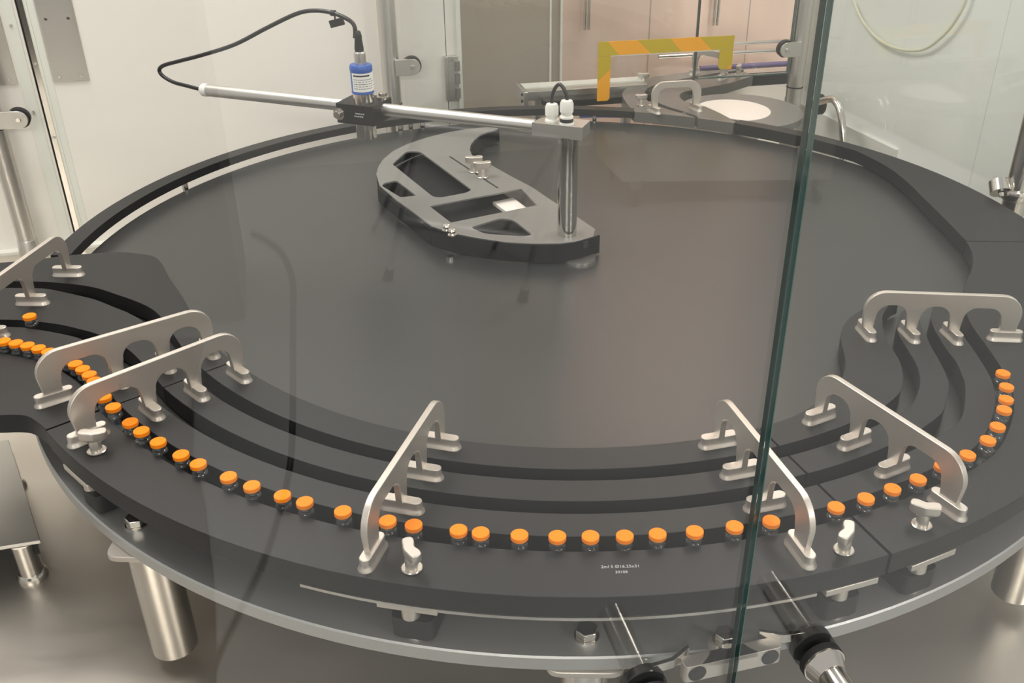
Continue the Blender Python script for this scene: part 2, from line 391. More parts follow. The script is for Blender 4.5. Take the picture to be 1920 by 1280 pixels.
# guide plates -------------------------------------------------------
SL, SR = -136.3, -67.5
GAP = 0.12
VP_R = [(486, -298), (485, -325), (483.5, -352), (480, -380), (473, -408), (463, -433), (451, -456), (433, -485), (411, -512), (385, -534)]  # centre line of the outer groove, upper right part
def cl(rr, a0, a1): return arc(rr, a0, a1)
VPL = [(-487, -438), (-500, -420), (-512, -406), (-524, -395), (-536, -385), (-549, -375), (-563, -366), (-577, -359), (-591, -352), (-606, -346), (-621, -341), (-636, -337), (-651, -334), (-700, -326), (-760, -320), (-820, -316)]
def gp(name_lab, pts, cat='guide plate', z0=-22, z1=0, m=GUIDE, bev=.5):
    cx = sum(p[0] for p in pts)/len(pts); cy = sum(p[1] for p in pts)/len(pts)
    b = BM(); poly(b, pts, z0, z1); o = obj('guide_plate', b, m, None, bev, off=(cx, cy, z0)); tag(o, name_lab, cat, 'black guide plates'); return o
# front segments
for r0, r1, lab in ((515, 549.6, 'innermost'), (567, 597.5, 'second from inside'), (615, 645.5, 'third from inside')):
    gp('curved black guide plate, %s, front section' % lab, arc(r0, SL+GAP, SR-GAP)+arc(r1, SR-GAP, SL+GAP))
outer = gp('curved black guide plate, wide outer one at the front with engraved number', arc(664.5, SL+GAP, SR-GAP)+arc(718, SR-GAP, SL+GAP))
b = BM(); poly(b, arc(690, -108, -73)+arc(719, -73, -108), -25, -22); obj('backing_sheet', b, SATIN, None)
bs = bpy.data.objects['backing_sheet']; bs.parent = outer; bs.matrix_parent_inverse = Matrix.Identity(4); bs.location = -Vector(outer.location)+W(0, 0, 0)
# right segments
P1Lr = [(430, -178), (418, -184), (392, -197), (370, -214), (348, -238), (332, -270), (325, -300), (321, -330), (314, -357), (304, -380), (285, -406), (262, -432), (234, -456), (200, -474)]
P1Rr = [(334, -436), (357, -411), (367, -394), (374, -375), (379, -355), (382, -331), (381, -305), (382, -279), (387, -253), (393, -230), (404, -208), (418, -188), (430, -178)]
P2Lr = [(357, -441), (368, -427), (378, -410), (388, -389), (394, -370), (398, -348), (399, -324), (399, -297), (400, -273), (404, -253), (413, -232), (422, -215), (434, -201), (450, -186)]
P2Rr = [(450, -186), (443, -215), (437, -239), (432, -270), (430, -299), (428, -330), (426, -357), (423, -378), (417, -397), (406, -421), (393, -445), (364, -473)]
P3Lr = [(404, -463), (415, -445), (424, -425), (432, -405), (439, -384), (443, -361), (446, -338), (445, -313), (446, -284), (448, -256), (453, -231), (465, -203), (478, -186)]
P3Rr = offset_path(spline(VP_R, 4), -9.0)      # left side of the groove
gp('lens shaped black guide plate, innermost at the right, under the right bracket', arc(515, SR+GAP, -66)[:1]+spline(P1Lr[::-1], 3)[:-1][::1] and (arc(549.6, SR+GAP, -53.5)+spline(P1Rr, 3)+spline(P1Lr, 3)[1:]+[pol(515, SR+GAP)]))
gp('wavy black guide plate, second from inside at the right', arc(567, -51.5, SR+GAP)+arc(597.5, SR+GAP, -53)+spline(P2Rr[::-1], 3)[1:]+spline(P2Lr[::-1], 3)[1:-1])
gp('wavy black guide plate, third from inside at the right', arc(615, -49.5, SR+GAP)+arc(645.5, SR+GAP, -55.5)+[p for p in P3Rr[::-1]][1:]+[(477, -288), (478, -265), (481, -240), (486, -212)]+spline(P3Lr[::-1], 3)[:-1])
P4r = offset_path(spline(VP_R, 4), 9.2)
P4in = [(495.6, -292), (496, -268), (498, -240), (504, -208), (514, -175), (526, -145), (538, -120), (553, -94), (567, -64), (579, -29), (586, 12)]
gp('broad black outer guide plate at the right, below the seam', arc(718, SR+GAP, 1.0)+spline(P4in[::-1], 3)[:-1]+P4r+arc(664.5, -56, SR+GAP))
P5in = [(586.5, 14.5), (586, 50), (585, 91), (583, 154), (581, 200), (580, 245), (576, 290), (571, 326), (563, 360), (553, 390), (536, 433)]
gp('broad black outer guide plate at the rear right, above the seam', arc(718, 1.2, 60.6)+arc(RI, 60.4, 39.5)+spline(P5in[::-1], 3))
# left segments
AU = [(-423, -351), (-430, -342), (-445, -322), (-458, -303), (-473, -280), (-498, -247), (-519, -226), (-547, -207), (-570, -194), (-603, -176), (-633, -166), (-668, -160), (-690, -158), (-738, -158), (-830, -160)]
def lin(a, r): return pol(r, a)
AL = [lin(SL, 567), (-440, -352), (-462, -324), (-485, -292), (-512, -263), (-538, -242), (-559, -229), (-591, -209), (-621, -196), (-658, -182), (-678, -178), (-728, -178), (-830, -180)]
BU = [lin(SL, 597.5), (-455, -385), (-475, -361), (-500, -334), (-525, -314), (-554, -296), (-577, -286), (-606, -275), (-637, -268), (-659, -265), (-684, -264), (-830, -264)]
BL = [lin(SL, 615), (-466, -402), (-486, -380), (-510, -354), (-540, -326), (-568, -308), (-587, -300), (-615, -291), (-641, -285), (-666, -282), (-830, -281)]
H1 = [(-375, -358), (-410, -320), (-450, -258), (-488, -195), (-525, -139), (-548, -100), (-570, -74), (-601, -64), (-628, -62), (-686, -74), (-723, -89), (-768, -101), (-830, -112)]
gp('black guide plate, innermost at the left, sweeping out to the frame edge', [lin(SL-GAP, 515)]+spline(H1[1:], 4)+spline(AU[::-1], 4)+[lin(SL-GAP, 549.6)])
gp('black guide plate, second from inside at the left', spline(AL, 4)+spline(BU[::-1], 4))
VL = spline([pol(655, -136.4)]+VPL[1:], 4)
gp('black guide plate, third from inside at the left', spline(BL, 4)+offset_path(VL, 9)[::-1] if False else spline(BL, 4)+offset_path(VL, -9.2)[::-1])
P4o = [(-830, -450), (-700, -462), (-600, -470), (-564, -469), (-550, -471), (-536, -480), pol(717, SL-GAP)]
gp('broad black outer guide plate at the left with a curved notch', offset_path(VL, 9.2)+spline(P4o, 4))

# rear rail of the turntable with its spacers
t = thing('rear_rail', 'narrow curved black rail behind the turntable', 'rail', (0, 700, -14))
b = BM(); poly(b, arc(RI, 78.3, 186)+arc(RO, 186, 78.3), -14, 0); obj('rail', b, GUIDE, t, .5)
for a, r, rad in ((158, 697, 5), (118.6, 700, 7), (116.7, 700, 5), (114.6, 703, 7), (101.7, 700, 5), (85, 700, 5), (48.5, 684, 5)):
    p = pol(r, a); b = BM(); cyl(b, (*p, -24.5 if r < 689 else -70), (*p, -14 if a > 60 else -16), rad, None, 20); obj('spacer', b, STEEL, t)

# vials ---------------------------------------------------------------
V = [(480,-381),(472.5,-409),(462,-434),(452,-454),(433,-485),(414,-509),(385,-534),(354,-553),(325,-573),(297,-588),(269,-602),(239,-615),(210,-626),(178,-635),(145,-643),(110,-650),(78,-654),(50,-657),(21,-658),(-7,-658.5),(-39,-657.5),(-72,-655),(-91,-652),(-130,-646),(-153,-641),(-194,-629),(-230,-617),(-252,-608),(-283,-595),(-308,-582),(-342,-563),(-363,-549),(-392,-529),(-415,-511),(-432,-496),(-460,-469),(-477,-451)]
path = spline([pol(655, -136.4)]+VPL[1:], 10)
def along(path, s):
    acc = 0
    for a, c in zip(path, path[1:]):
        L = math.dist(a, c)
        if acc+L >= s: t_ = (s-acc)/L; return (a[0]+(c[0]-a[0])*t_, a[1]+(c[1]-a[1])*t_)
        acc += L
    return path[-1]
S0 = 41.5
left = [along(path, S0+k*16.5) for k in range(13)]
def vial():
    t = local(thing('vial', '', 'vial', (0, 0, -24.5), 'orange-capped glass vials on the turntable'))
    b = BM(); lathe(b, [(0, .3), (7.2, 0), (8.0, .8), (8.0, 24), (7.7, 25.8), (6.6, 27.2), (5.2, 28.0), (4.9, 28.8), (4.9, 31)], seg=28)
    obj('bottle', b, VGLASS, t)
    b = BM(); lathe(b, [(0, .9), (6.9, .9), (6.9, 9), (0, 9)], seg=24)
    b.free() if False else obj('glass_base', b, VGLASS, t)
    b = BM(); lathe(b, [(4.9, 29.0), (6.2, 29.1), (6.6, 29.5), (6.6, 32.6), (6.2, 33.0), (0, 33.0)], seg=28); obj('crimp_collar', b, ALU, t)
    b = BM(); lathe(b, [(0, 32.2), (7.2, 32.2), (7.55, 32.6), (7.55, 36.1), (7.1, 36.6), (0, 36.6)], seg=32); obj('flip_cap', b, ORANGE, t)
    return t
ordn = ['first', 'second', 'third', 'fourth', 'fifth', 'sixth', 'seventh', 'eighth', 'ninth', 'tenth', 'eleventh', 'twelfth', 'thirteenth', 'fourteenth', 'fifteenth']
v0 = None
# positions relative to the brackets, from the right end of the row
segs = [(8, 'counting down from the upper right end'), (5, 'left of the front right bracket'), (12, 'left of the glass edge bracket'), (12, 'left of the centre left bracket')]
labs = []
for cnt, txt in segs:
    for k in range(cnt): labs.append('orange-capped vial in the outer groove, %s %s' % (ordn[k], txt))
labs = labs[:len(V)]
labs += ['orange-capped vial, %s from the right in the packed run at the left' % ordn[k] for k in range(13)]
allv = V+left
for (x, y), lb in zip(allv, labs):
    if v0 is None: v0 = vial(); v0.location = W(x, y, -24.5); v0['label'] = lb
    else: dup(v0, (x, y, -24.5), 0, lb)
dup(v0, (-640, -275, -24.5), 0, 'orange-capped glass vial alone in the second groove at the left')
dup(v0, (-690, -272.5, -24.5), 0, 'orange-capped glass vial cut by the left edge in the second groove')

# arch brackets ---------------------------------------------------------
def stadium(L, w_, n=8):
    R = w_/2; a = L/2-R
    return [(a+R*math.sin(k*PI/n), -R*math.cos(k*PI/n)) for k in range(n+1)]+[(-a-R*math.sin(k*PI/n), R*math.cos(k*PI/n)) for k in range(n+1)]
def foot_bm(cx, ang, L=38, w_=10, h=12):
    b = BM(); rings = []
    for z, o in ((0, 2.2), (1.0, 2.0), (3.2, .5), (6, 0), (h-.6, 0), (h, -.6)):
        rings.append([b.verts.new((cx+x*math.cos(ang)-y*math.sin(ang), x*math.sin(ang)+y*math.cos(ang), z)) for x, y in stadium(L+2*o, w_+2*o)])
    for a, c in zip(rings, rings[1:]):
        for k in range(len(a)): j = (k+1) % len(a); b.faces.new((a[k], a[j], c[j], c[k]))
    b.faces.new(rings[0][::-1]); b.faces.new(rings[-1]); bmesh.ops.recalc_face_normals(b, faces=b.faces); return b
def bracket(label, legs, top=58, inner=41, rot=0, loc=(0, 0, 0), th_=6, lastw=18, endr=24, feet=None):
    """legs: distances along local x; plate stands in the local xz plane"""
    t = local(thing('arch_bracket', label, 'bracket', loc, 'silver arch brackets bridging the guide plates', rot))
    lw = [13]*len(legs)
    lw[-1] = lastw
    x0 = legs[0]-8; x1 = legs[-1]+lastw/2
    def q(c, r, a0, a1, n=7): return [(c[0]+r*math.cos(rd(a0+(a1-a0)*k/n)), c[1]+r*math.sin(rd(a0+(a1-a0)*k/n))) for k in range(n+1)]
    pts = [(x0+2, 9)]+q((x0+endr, top-endr), endr, 180, 90)+q((x1+3-endr-2, top-endr-2), endr+2, 90, 0)+[(x1, 9)]
    for i in range(len(legs)-1, 0, -1):
        xr = legs[i]-lw[i]/2+(0 if i == len(legs)-1 else 0); xl = legs[i-1]+lw[i-1]/2
        r = min(15, (xr-xl)/2-2)
        pts += [(xr, 9), (xr-1, inner-r-4)]+q((xr-2-r, inner-r), r, 0, 90)+q((xl+1+r, inner-r), r, 90, 180)+[(xl+.5, inner-r-4), (xl, 9)]
    b = BM()
    v0_ = [b.verts.new((x, -th_/2, z)) for x, z in pts]; v1_ = [b.verts.new((x, th_/2, z)) for x, z in pts]
    f0 = b.faces.new(v0_); f1 = b.faces.new(v1_[::-1])
    for i in range(len(pts)): j = (i+1) % len(pts); b.faces.new((v0_[i], v0_[j], v1_[j], v1_[i]))
    bmesh.ops.recalc_face_normals(b, faces=b.faces)
    obj('arch', b, SILV, t, .7)
    feet = feet or [PI/2]*(len(legs)-1)+[0]
    for x, a in zip(legs, feet): obj('foot', foot_bm(x, a), SILV, t)
    return t
rad_legs = [528, 578, 628, 693]
def radial(a, label): 
    return bracket(label, rad_legs, rot=rd(a), loc=(0, 0, 0))
def radial2(a, label):
    p = pol(528, a); t = bracket(label, [0, 50, 100, 165], rot=rd(a), loc=(*p, 0)); return t
radial2(-60.3, 'silver arch bracket at the front right across four guide plates')
radial2(-73.4, 'silver arch bracket seen through the glass edge')
radial2(-103.4, 'silver arch bracket left of the centre front, seen nearly edge on')
radial2(-132.6, 'silver arch bracket at the left, the nearer of the crossing pair')
radial2(-140.3, 'silver arch bracket at the left, the farther of the crossing pair')
bracket('silver arch bracket at the upper right over the wavy guide plates', [0, 51, 101, 163], rot=rd(-3), loc=(360, -275, 0), feet=[rd(-78)+0, rd(-78), rd(-78), 0])
bracket('silver arch bracket in the left corner, running out of the frame', [0, 84, 168, 252], rot=rd(-94.8), loc=(-658, -137, 0), top=60, inner=43, feet=[rd(96), rd(96), rd(96), 0])
bracket('small silver arch handle on the rear guide by the yellow frame', [0, 91], rot=rd(15), loc=(183, 673, 0), top=62, inner=48, lastw=14, endr=26, feet=[rd(-75), rd(-75)])
bracket('small silver arch handle under the right leg of the yellow frame', [0, 77], rot=rd(-38), loc=(305, 1005, 0), top=60, inner=46, lastw=14, feet=[PI/2, PI/2])

# wing screws ------------------------------------------------------------
def wing(label, loc, rot, s=1.0):
    t = local(thing('wing_screw', label, 'wing screw', loc, 'steel wing screws', rot))
    b = BM(); lathe(b, [(0, 0), (8.5*s, 0), (9*s, .5*s), (9*s, 1.6*s), (8.2*s, 2.2*s), (0, 2.2*s)]); obj('washer', b, STEEL, t)
    b = BM(); lathe(b, [(0, 2*s), (5.6*s, 2*s), (5.6*s, 9*s), (4.8*s, 14*s), (0, 14*s)]); obj('shank', b, SILV, t)
    # butterfly head: waisted outline in plan, extruded
    pts = [(-13, 1.5), (-11, 4.6), (-6, 4.8), (0, 3.0), (6, 4.8), (11, 4.6), (13, 1.5), (12.6, -2), (9.5, -3.4), (5, -4.2), (0, -5.0), (-5, -4.2), (-9.5, -3.4), (-12.6, -2)]
    P = spline(pts, 3, True); b = BM(); rings = []
    for z, kx, ky in ((11, .42, .75), (13.2, .6, .85), (14.6, .95, .96), (16, 1, 1), (23.4, 1, 1)):
        rings.append([b.verts.new((x*kx*s, y*ky*s*1.15, z*s)) for x, y in P])
    for r0, r1 in zip(rings, rings[1:]):
        for k in range(len(P)): j = (k+1) % len(P); b.faces.new((r0[k], r0[j], r1[j], r1[k]))
    b.faces.new(rings[0][::-1]); b.faces.new(rings[-1]); bmesh.ops.recalc_face_normals(b, faces=b.faces)
    obj('butterfly_head', b, SILV, t, .9*s)
    return t
wing('steel wing screw beside the centre left bracket', (*pol(699, -100.4), 0), rd(-62))
wing('steel wing screw right of the bracket at the glass edge', (*pol(700, -70.3), 0), rd(62))
wing('steel wing screw beside the right front bracket', (*pol(699, -63.4), 0), rd(-18))
wing('steel wing screw at the left, in front of the bracket foot', (*pol(697, -130.5), 0), rd(8))
wing('steel wing screw on the rear guide, behind the small handle', (177, 906, 0), rd(5))
wing('steel wing screw on the rear guide, left of the small handle', (159, 722, 0), rd(10))
wing('steel wing screw beside the right leg of the yellow frame', (408, 998, 0), rd(70))

# clamp posts under the outer guide ---------------------------------------
def post(label, a):
    x, y = pol(697, a)
    t = thing('clamp_post', label, 'clamp post', (x, y, -70), 'clamp posts between base plate and guide')
    b = BM(); cyl(b, (x, y, -70), (x, y, -67), 13); obj('washer', b, STEEL, t)
    c, s_ = math.cos(rd(a)), math.sin(rd(a))
    def loc(px_, py_): return (x+px_*c-py_*s_, y+px_*s_+py_*c)
    b = BM(); poly(b, rounded([loc(-24, -19), loc(15, -19), loc(15, 19), loc(-24, 19)], 9), -67, -46); obj('block', b, GASK, t, 1)
    q = loc(8, -2); b = BM(); cyl(b, (*q, -46), (*q, -27), 8); obj('pin', b, SILV, t)
    b = BM(); poly(b, [loc(-6, -26), loc(21.6, -26), loc(21.6, 26), loc(-6, 26)], -29, -22.5); obj('clamping_bar', b, SILV, t, .8)
    return t
post('black clamp post with steel pin under the centre left wing screw', -100.4)
post('black clamp post with steel pin right of the glass edge', -70.2)
post('black clamp post with steel pin below the right front bracket', -63.2)
post('black clamp post in shadow under the left end of the outer guide', -131.5)

# engraved number on the outer guide
def text(body, size, loc, rot, m, parent, name, ext=.05, rx=0, sx=1.0):
    cu = bpy.data.curves.new(name, 'FONT'); cu.body = body; cu.size = size; cu.align_x = 'CENTER'; cu.extrude = ext
    tmp = bpy.data.objects.new('tmp', cu); col.objects.link(tmp); bpy.context.view_layer.update()
    me = bpy.data.meshes.new_from_object(tmp); bpy.data.objects.remove(tmp)
    me.transform(Matrix.Translation(Vector(loc)) @ Matrix.Rotation(rot, 4, 'Z') @ Matrix.Rotation(rx, 4, 'X') @ Matrix.Diagonal((sx, 1, 1, 1)))
    bm = BM(); bm.from_mesh(me); return bm
bm = text('2ml S \u00d816.25x31', 4.6, (45.5, -683.5, 0.06), rd(3), ENGR, None, 'engraving')
bm2 = text('30108', 4.2, (46, -690, 0.06), rd(3), ENGR, None, 'engraving')
for bb in (bm, bm2):
    o = obj('engraved_text', bb, ENGR, None, smooth=False); o.parent = outer; o.location = W(0, 0, 0)-Vector(outer.location)

# ================================================================== CENTRAL DIVERTER
t = thing('diverter', 'grey slotted diverter plate with black curved skirt at the disc centre', 'diverter', (-150, 150, -22))
ZD = 5
out = [(40, 2), (15, -16), (-8, -24), (-46, -26), (-84, -22), (-123, -9), (-163, 8), (-197, 33), (-232, 88), (-266, 139), (-304, 205), (-319, 260), (-322, 300), (-320, 339), (-310, 384), (-291, 424), (-260, 466), (-226, 499), (-191, 522), (-153, 537), (-129, 534),
       (-134, 520), (-150, 504), (-162, 485), (-170, 455), (-174, 429), (-173, 397), (-167, 367), (-156, 352), (-128, 312), (-92, 258), (-55, 206), (-24, 150), (12, 88), (44, 30)]
c1 = rounded([(-300, 312), (-286, 384), (-262, 384), (-152, 190), (-160, 176), (-206, 148)], [8, 16, 10, 5, 5, 18])
sl = [(-207, 356), (-204, 358.5), (-108, 199.5), (-111, 197)]
c2 = [(-211, 115), (-72, 198), (-44, 125), (-171, 49)]
c3 = rounded([(-140, 32), (-98, 70), (-78, 62), (-48, 6), (-60, 0), (-118, 8)], [6, 12, 10, 8, 6, 10])
c4 = rounded([(-300, 203), (-299, 216), (-281, 231), (-238, 160), (-262, 152)], [3, 5, 10, 4, 3])
b = BM(); poly(b, out, ZD-3, ZD, [c1, sl, c2, c3, c4]); obj('top_plate', b, GREYP, t, .3)
def skirt(pts, z0, z1, th_, nm, m=BLKM):
    P = spline(pts, 4); Q = offset_path(P, th_); b = BM(); poly(b, P+Q[::-1], z0, z1); return obj(nm, b, m, t, .3)
SKM = mat('black_skirt', (0.009, 0.009, 0.010), .65, 0, .15)
skirt([(48, 8), (40, 1), (15, -18), (-8, -27), (-46, -29), (-84, -25), (-123, -12), (-163, 5), (-197, 30)], -22, 5.5, 3, 'skirt', SKM)
skirt([(-197, 30), (-232, 85), (-266, 137), (-305, 205)], -22, 2, 3, 'skirt', SKM)
skirt([(-302, 207), (-316, 262), (-319, 300), (-317, 339), (-307, 383), (-288, 423)], -22, 1, 3, 'skirt', SKM)
skirt([(-288, 423), (-258, 464), (-225, 496), (-190, 519), (-153, 534), (-130, 531)], -22, 2, 3, 'skirt', SKM)
skirt([(-130, 531), (-151, 504), (-163, 485), (-170, 455), (-174, 429), (-173, 397), (-167, 367), (-158, 350)], -22, 2, 3, 'skirt', SKM)
b = BM(); poly(b, [(22, 4), (-20, -16), (-84, -14), (-123, -2), (-160, 16), (-190, 40), (-225, 92), (-260, 142), (-290, 225), (-306, 262), (-309, 300), (-306, 339), (-297, 378), (-280, 414), (-252, 454), (-222, 484), (-190, 508), (-158, 520), (-160, 500), (-178, 455), (-182, 429), (-181, 397), (-175, 367), (-162, 345)], -22, -18); obj('lower_plate', b, SKM, t, .3)
b = BM(); poly(b, [(-118, 182), (-86, 203), (-62, 158), (-92, 138)], -18, -12.5); obj('white_patch', b, WDISC, t, .3)  # flat white four-sided patch on the lower plate
for x, y in ((-174, 18), (-164, 1)):
    b = BM(); lathe(b, [(0, 0), (7, 0), (7, 1.5), (3.5, 1.5), (3.5, 5), (5.6, 5), (6, 7), (5, 9.5), (2, 10.6), (0, 10.8)], (x, y, ZD)); obj('screw', b, STEEL, t)
b = BM(); cyl(b, (-166, -16, -24.5), (-166, -16, -20), 6, None, 18); obj('glide_stud', b, STEEL, t)
b = BM(); cyl(b, (20, -12, -24.5), (20, -12, -21), 24, None, 28); obj('glide_stud', b, SATIN, t)
b = BM(); poly(b, rounded([(26, -16.5), (33, -11.5), (32, -9.5), (25, -14.5)], .6), -6, 3.5)
obj('slot_mark', b, INK, t)
wing('steel wing screw in the diverter slot, the farther one', (-155, 277, ZD), rd(8), 1.15)
wing('steel wing screw in the diverter slot, the nearer one', (-139, 250, ZD), rd(8), 1.15)

# pillar in the middle with the cross arm, cable glands
t = thing('centre_pillar', 'polished steel pillar with a square head at the disc centre', 'pillar', (2, 9, ZD))
b = BM(); cyl(b, (2, 9, ZD), (2, 9, 152), 14, None, 48); obj('tube', b, STEEL, t)
e = Vector((.951, -.309)); g_ = Vector((.309, .951))
def eg(o, a, c): p = Vector(o)+e*a+g_*c; return (p.x, p.y)
FL = (-49, 12)
b = BM(); poly(b, rounded([eg(FL, 0, 0), eg(FL, 73, 0), eg(FL, 73, 38), eg(FL, 8, 38)], [1, 1, 1, 22]), 151, 169); obj('head_block', b, SATIN, t, .8)
gl1 = eg(FL, 24, 16); gl2 = eg(FL, 47, 11)
for k, gp_ in enumerate((gl1, gl2)):
    zb = 169
    if k:
        b = BM(); lathe(b, [(0, 0), (10, 0), (10, 3), (0, 3)], (*gp_, zb)); obj('seal_ring', b, LABEL, t)
        b = BM(); lathe(b, [(0, 3), (9.5, 3), (9.5, 8), (0, 8)], (*gp_, zb)); obj('seal_ring', b, GASK, t); zb += 8
    b = BM(); lathe(b, [(0, 0), (9.5, 0), (9.5, 2), (7.8, 4), (7.8, 8), (9.2, 8.5), (9.2, 20), (7.5, 24), (4, 25), (0, 25)], (*gp_, zb), 8 if 0 else 24); obj('cable_gland', b, NYLON, t)
b = BM(); tube(b, [(*gl1, 190), (*gl1, 202), (gl1[0]+4, gl1[1]-1, 214), ((gl1[0]+gl2[0])/2, (gl1[1]+gl2[1])/2, 221), (gl2[0]-4, gl2[1]+1, 216), (*gl2, 206), (*gl2, 196)], 2.6, 12)
tag(obj('cable_loop', b, CABLE, None), 'short black cable loop between the two white glands', 'cable')
# cross arm
RL = Vector((-567, 201)); RR = Vector((-44, 30))
t = thing('cross_arm', 'long horizontal steel tube held by the centre pillar', 'tube arm', (-44, 30, 159))
b = BM(); cyl(b, (RL.x+8, RL.y-3, 159), (RR.x, RR.y, 159), 9, None, 40); obj('tube', b, SATIN, t)
b = BM(); dd = Vector((.951, -.309, 0)); pL = Vector((RL.x, RL.y, 159))
for a0, a1, r0, r1 in ((-1, 3, 6.5, 9), (3, 12, 9.8, 9.8)): cyl(b, pL+dd*a0, pL+dd*a1, r0, r1, 28)
obj('end_plug', b, NYLON, t)
# sensor with its clamp
BC = (-335, 91)
t = thing('sensor_clamp', 'black clamp block with hex bolts on the horizontal tube', 'clamp', (*eg(BC, 30, 28), 142))
b = BM(); poly(b, [eg(BC, 0, 0), eg(BC, 60, 0), eg(BC, 60, 58), eg(BC, 0, 58)], 142, 171); obj('block', b, BLKM, t, .8)
b = BM(); p = eg(BC, 5, 0); q = eg(BC, 5, -2.5); cyl(b, (*p, 156), (*q, 156), 9, None, 24); obj('washer', b, STEEL, t)
b = BM(); q2 = eg(BC, 5, -9); cyl(b, (*q, 156), (*q2, 156), 6.2, None, 6); obj('hex_bolt', b, STEEL, t, .6)
b = BM(); p = eg(BC, 53, 45); cyl(b, (*p, 171), (*p, 174), 9); obj('washer', b, STEEL, t)
b = BM(); hexa(b, p, 6.2, 174, 180, .2); obj('hex_bolt', b, STEEL, t, .6)
for k, (z, x0) in enumerate(((158.5, 31), (154.5, 29))):
    b = BM(); p0 = eg(BC, x0, -.1); p1 = eg(BC, x0+14, -.1)
    for i in range(5):
        s0 = x0+i*3; box(b, *eg(BC, s0+1.2, -.1), z, 2.2, .3, 1.6, math.atan2(e.y, e.x))
    obj('engraved_text', b, ENGR, t)
sx, sy = eg(BC, 38, 15)
t = thing('sensor', 'cylindrical ultrasonic sensor with blue top and white label', 'sensor', (sx, sy, 130))
b = BM(); lathe(b, [(0, -10), (14, -10), (14.6, -9), (14.6, 56), (0, 56)], (sx, sy, 130), 40); obj('steel_body', b, STEEL, t)
b = BM(); lathe(b, [(0, 56), (15.6, 56), (16.2, 57), (15.6, 60), (15.6, 86), (16.2, 88), (16.2, 93), (15, 96), (0, 96.5)], (sx, sy, 130), 40); bl = obj('blue_housing', b, BLUE, t)
LA = 25
b = BM(); P = arc(15.95, -160+LA, -15+LA, 14); Q = arc(15.5, -15+LA, -160+LA, 14); poly(b, [(sx+x, sy+y) for x, y in P+Q], 190, 216); lbl = obj('label', b, LABEL, t)
def bars(z, hgt, a0, a1, nm='label_print'):
    b = BM(); P = arc(16.05, a0, a1, 8); Q = arc(15.9, a1, a0, 8); poly(b, [(sx+x, sy+y) for x, y in P+Q], z, z+hgt); obj(nm, b, INK, t)
bars(211.5, 2.2, -150+LA, -60+LA)
for k in range(5): bars(207-k*3.2, .7, -150+LA, (-30 if k % 2 else -45)+LA)
b = BM(); lathe(b, [(0, 96), (8, 96), (8.3, 99), (8.3, 112), (7, 114), (0, 114)], (sx, sy, 130), 28); obj('connector_nut', b, SATIN, t)
b = BM(); lathe(b, [(0, 114), (6, 114), (6.5, 118), (5, 132), (5.6, 134), (4, 141), (3, 142), (0, 142)], (sx, sy, 130), 24); obj('plug', b, GASK, t)
# sensor cable, found in the vertical plane through the arm
CABPTS = [(-299, 95, 262), (-298, 95, 276), (-305, 98, 285), (-329, 107, 293), (-357, 118, 294), (-387, 130, 287), (-438, 150, 263), (-496, 173, 234), (-555, 196, 213), (-600, 214, 199), (-628, 225, 190), (-639, 230, 182), (-635, 228, 173), (-617, 221, 165), (-593, 211, 162), (-568, 201, 159)]
b = BM(); tube(b, CABPTS, 3.0, 12, 6)
cb = thing('sensor_cable', 'black cable looping from the blue sensor to the white end plug', 'cable', CABPTS[0])
obj('cable', b, CABLE, cb)
p = Vector(CABPTS[3])
b = BM(); cyl(b, p+Vector((-3, 1, 0)), p+Vector((3, -1, 0)), 4.2, None, 12); box(b, p.x+2, p.y, p.z-6, 2, 2, 8); obj('cable_tie', b, GASK, cb)
b = BM(); bmesh.ops.create_cube(b, size=1, matrix=Matrix.Translation((p.x+4, p.y, p.z-13)) @ Matrix.Rotation(-.32, 4, 'Z') @ Matrix.Rotation(-.28, 4, 'Y') @ Matrix.Diagonal((22, 5, 10, 1))); obj('marker_tag', b, GASK, cb, .5)

# ================================================================== OUTFEED BEHIND
t0 = thing('outfeed_guide', 'rounded grey outfeed guide plate behind the turntable, left half', 'guide plate', (150, 800, -22))
pl1 = [(143, 676), (134, 715), (126, 771), (124, 813), (130, 843), (147, 888), (170, 924), (206, 972), (292, 1020), (374, 1045), (430, 1060)]
sl1 = [(430, 1050), (354, 1011), (300, 975), (259, 944), (224, 915), (198, 889), (182, 860), (174, 825), (173, 790), (179, 752), (192, 725), (215, 695), (240, 668), (262, 640)]
b = BM(); poly(b, spline(pl1, 3)+spline(sl1, 3)+arc(RI, 67.5, 78), -22, 0); obj('plate', b, OUTF, t0, .5)
t0 = thing('outfeed_guide', 'grey outfeed guide plate behind the turntable, inside the curved slot', 'guide plate', (250, 780, -22))
p2a = [(268, 650), (250, 675), (222, 708), (202, 738), (193, 765), (191, 800), (193, 830), (202, 860), (218, 888), (245, 915), (275, 938), (315, 966), (363, 997), (428, 1030)]
p2b = [(442, 990), (400, 945), (365, 910), (330, 886), (299, 864), (270, 845), (255, 825), (249, 800), (252, 770), (262, 745)]
p2c = [(294, 722), (320, 670), (343, 608)]
b = BM(); poly(b, spline(p2a, 3)+spline(p2b, 3)+spline(p2c, 3)+arc(RI, 60.8, 67), -22, 0); obj('plate', b, OUTF, t0, .5)
t0 = thing('outfeed_disc', 'small round grey disc with a white centre behind the turntable', 'disc', (365, 700, -24))
cc = (368, 705); a_ = []
for k in range(90):
    x, y = cc[0]+128*math.cos(rd(k*4)), cc[1]+128*math.sin(rd(k*4)); rr = math.hypot(x, y)
    if rr < 719.5: x, y = x*719.5/rr, y*719.5/rr
    a_.append((x, y))
b = BM(); poly(b, a_, -16, -2); obj('disc', b, GREYP, t0, .5)
b = BM(); lathe(b, [(0, -217), (40, -217), (40, -16), (0, -16)], (cc[0]+10, cc[1]+40, 0), 30); obj('spindle', b, SATIN, t0)
a_ = []
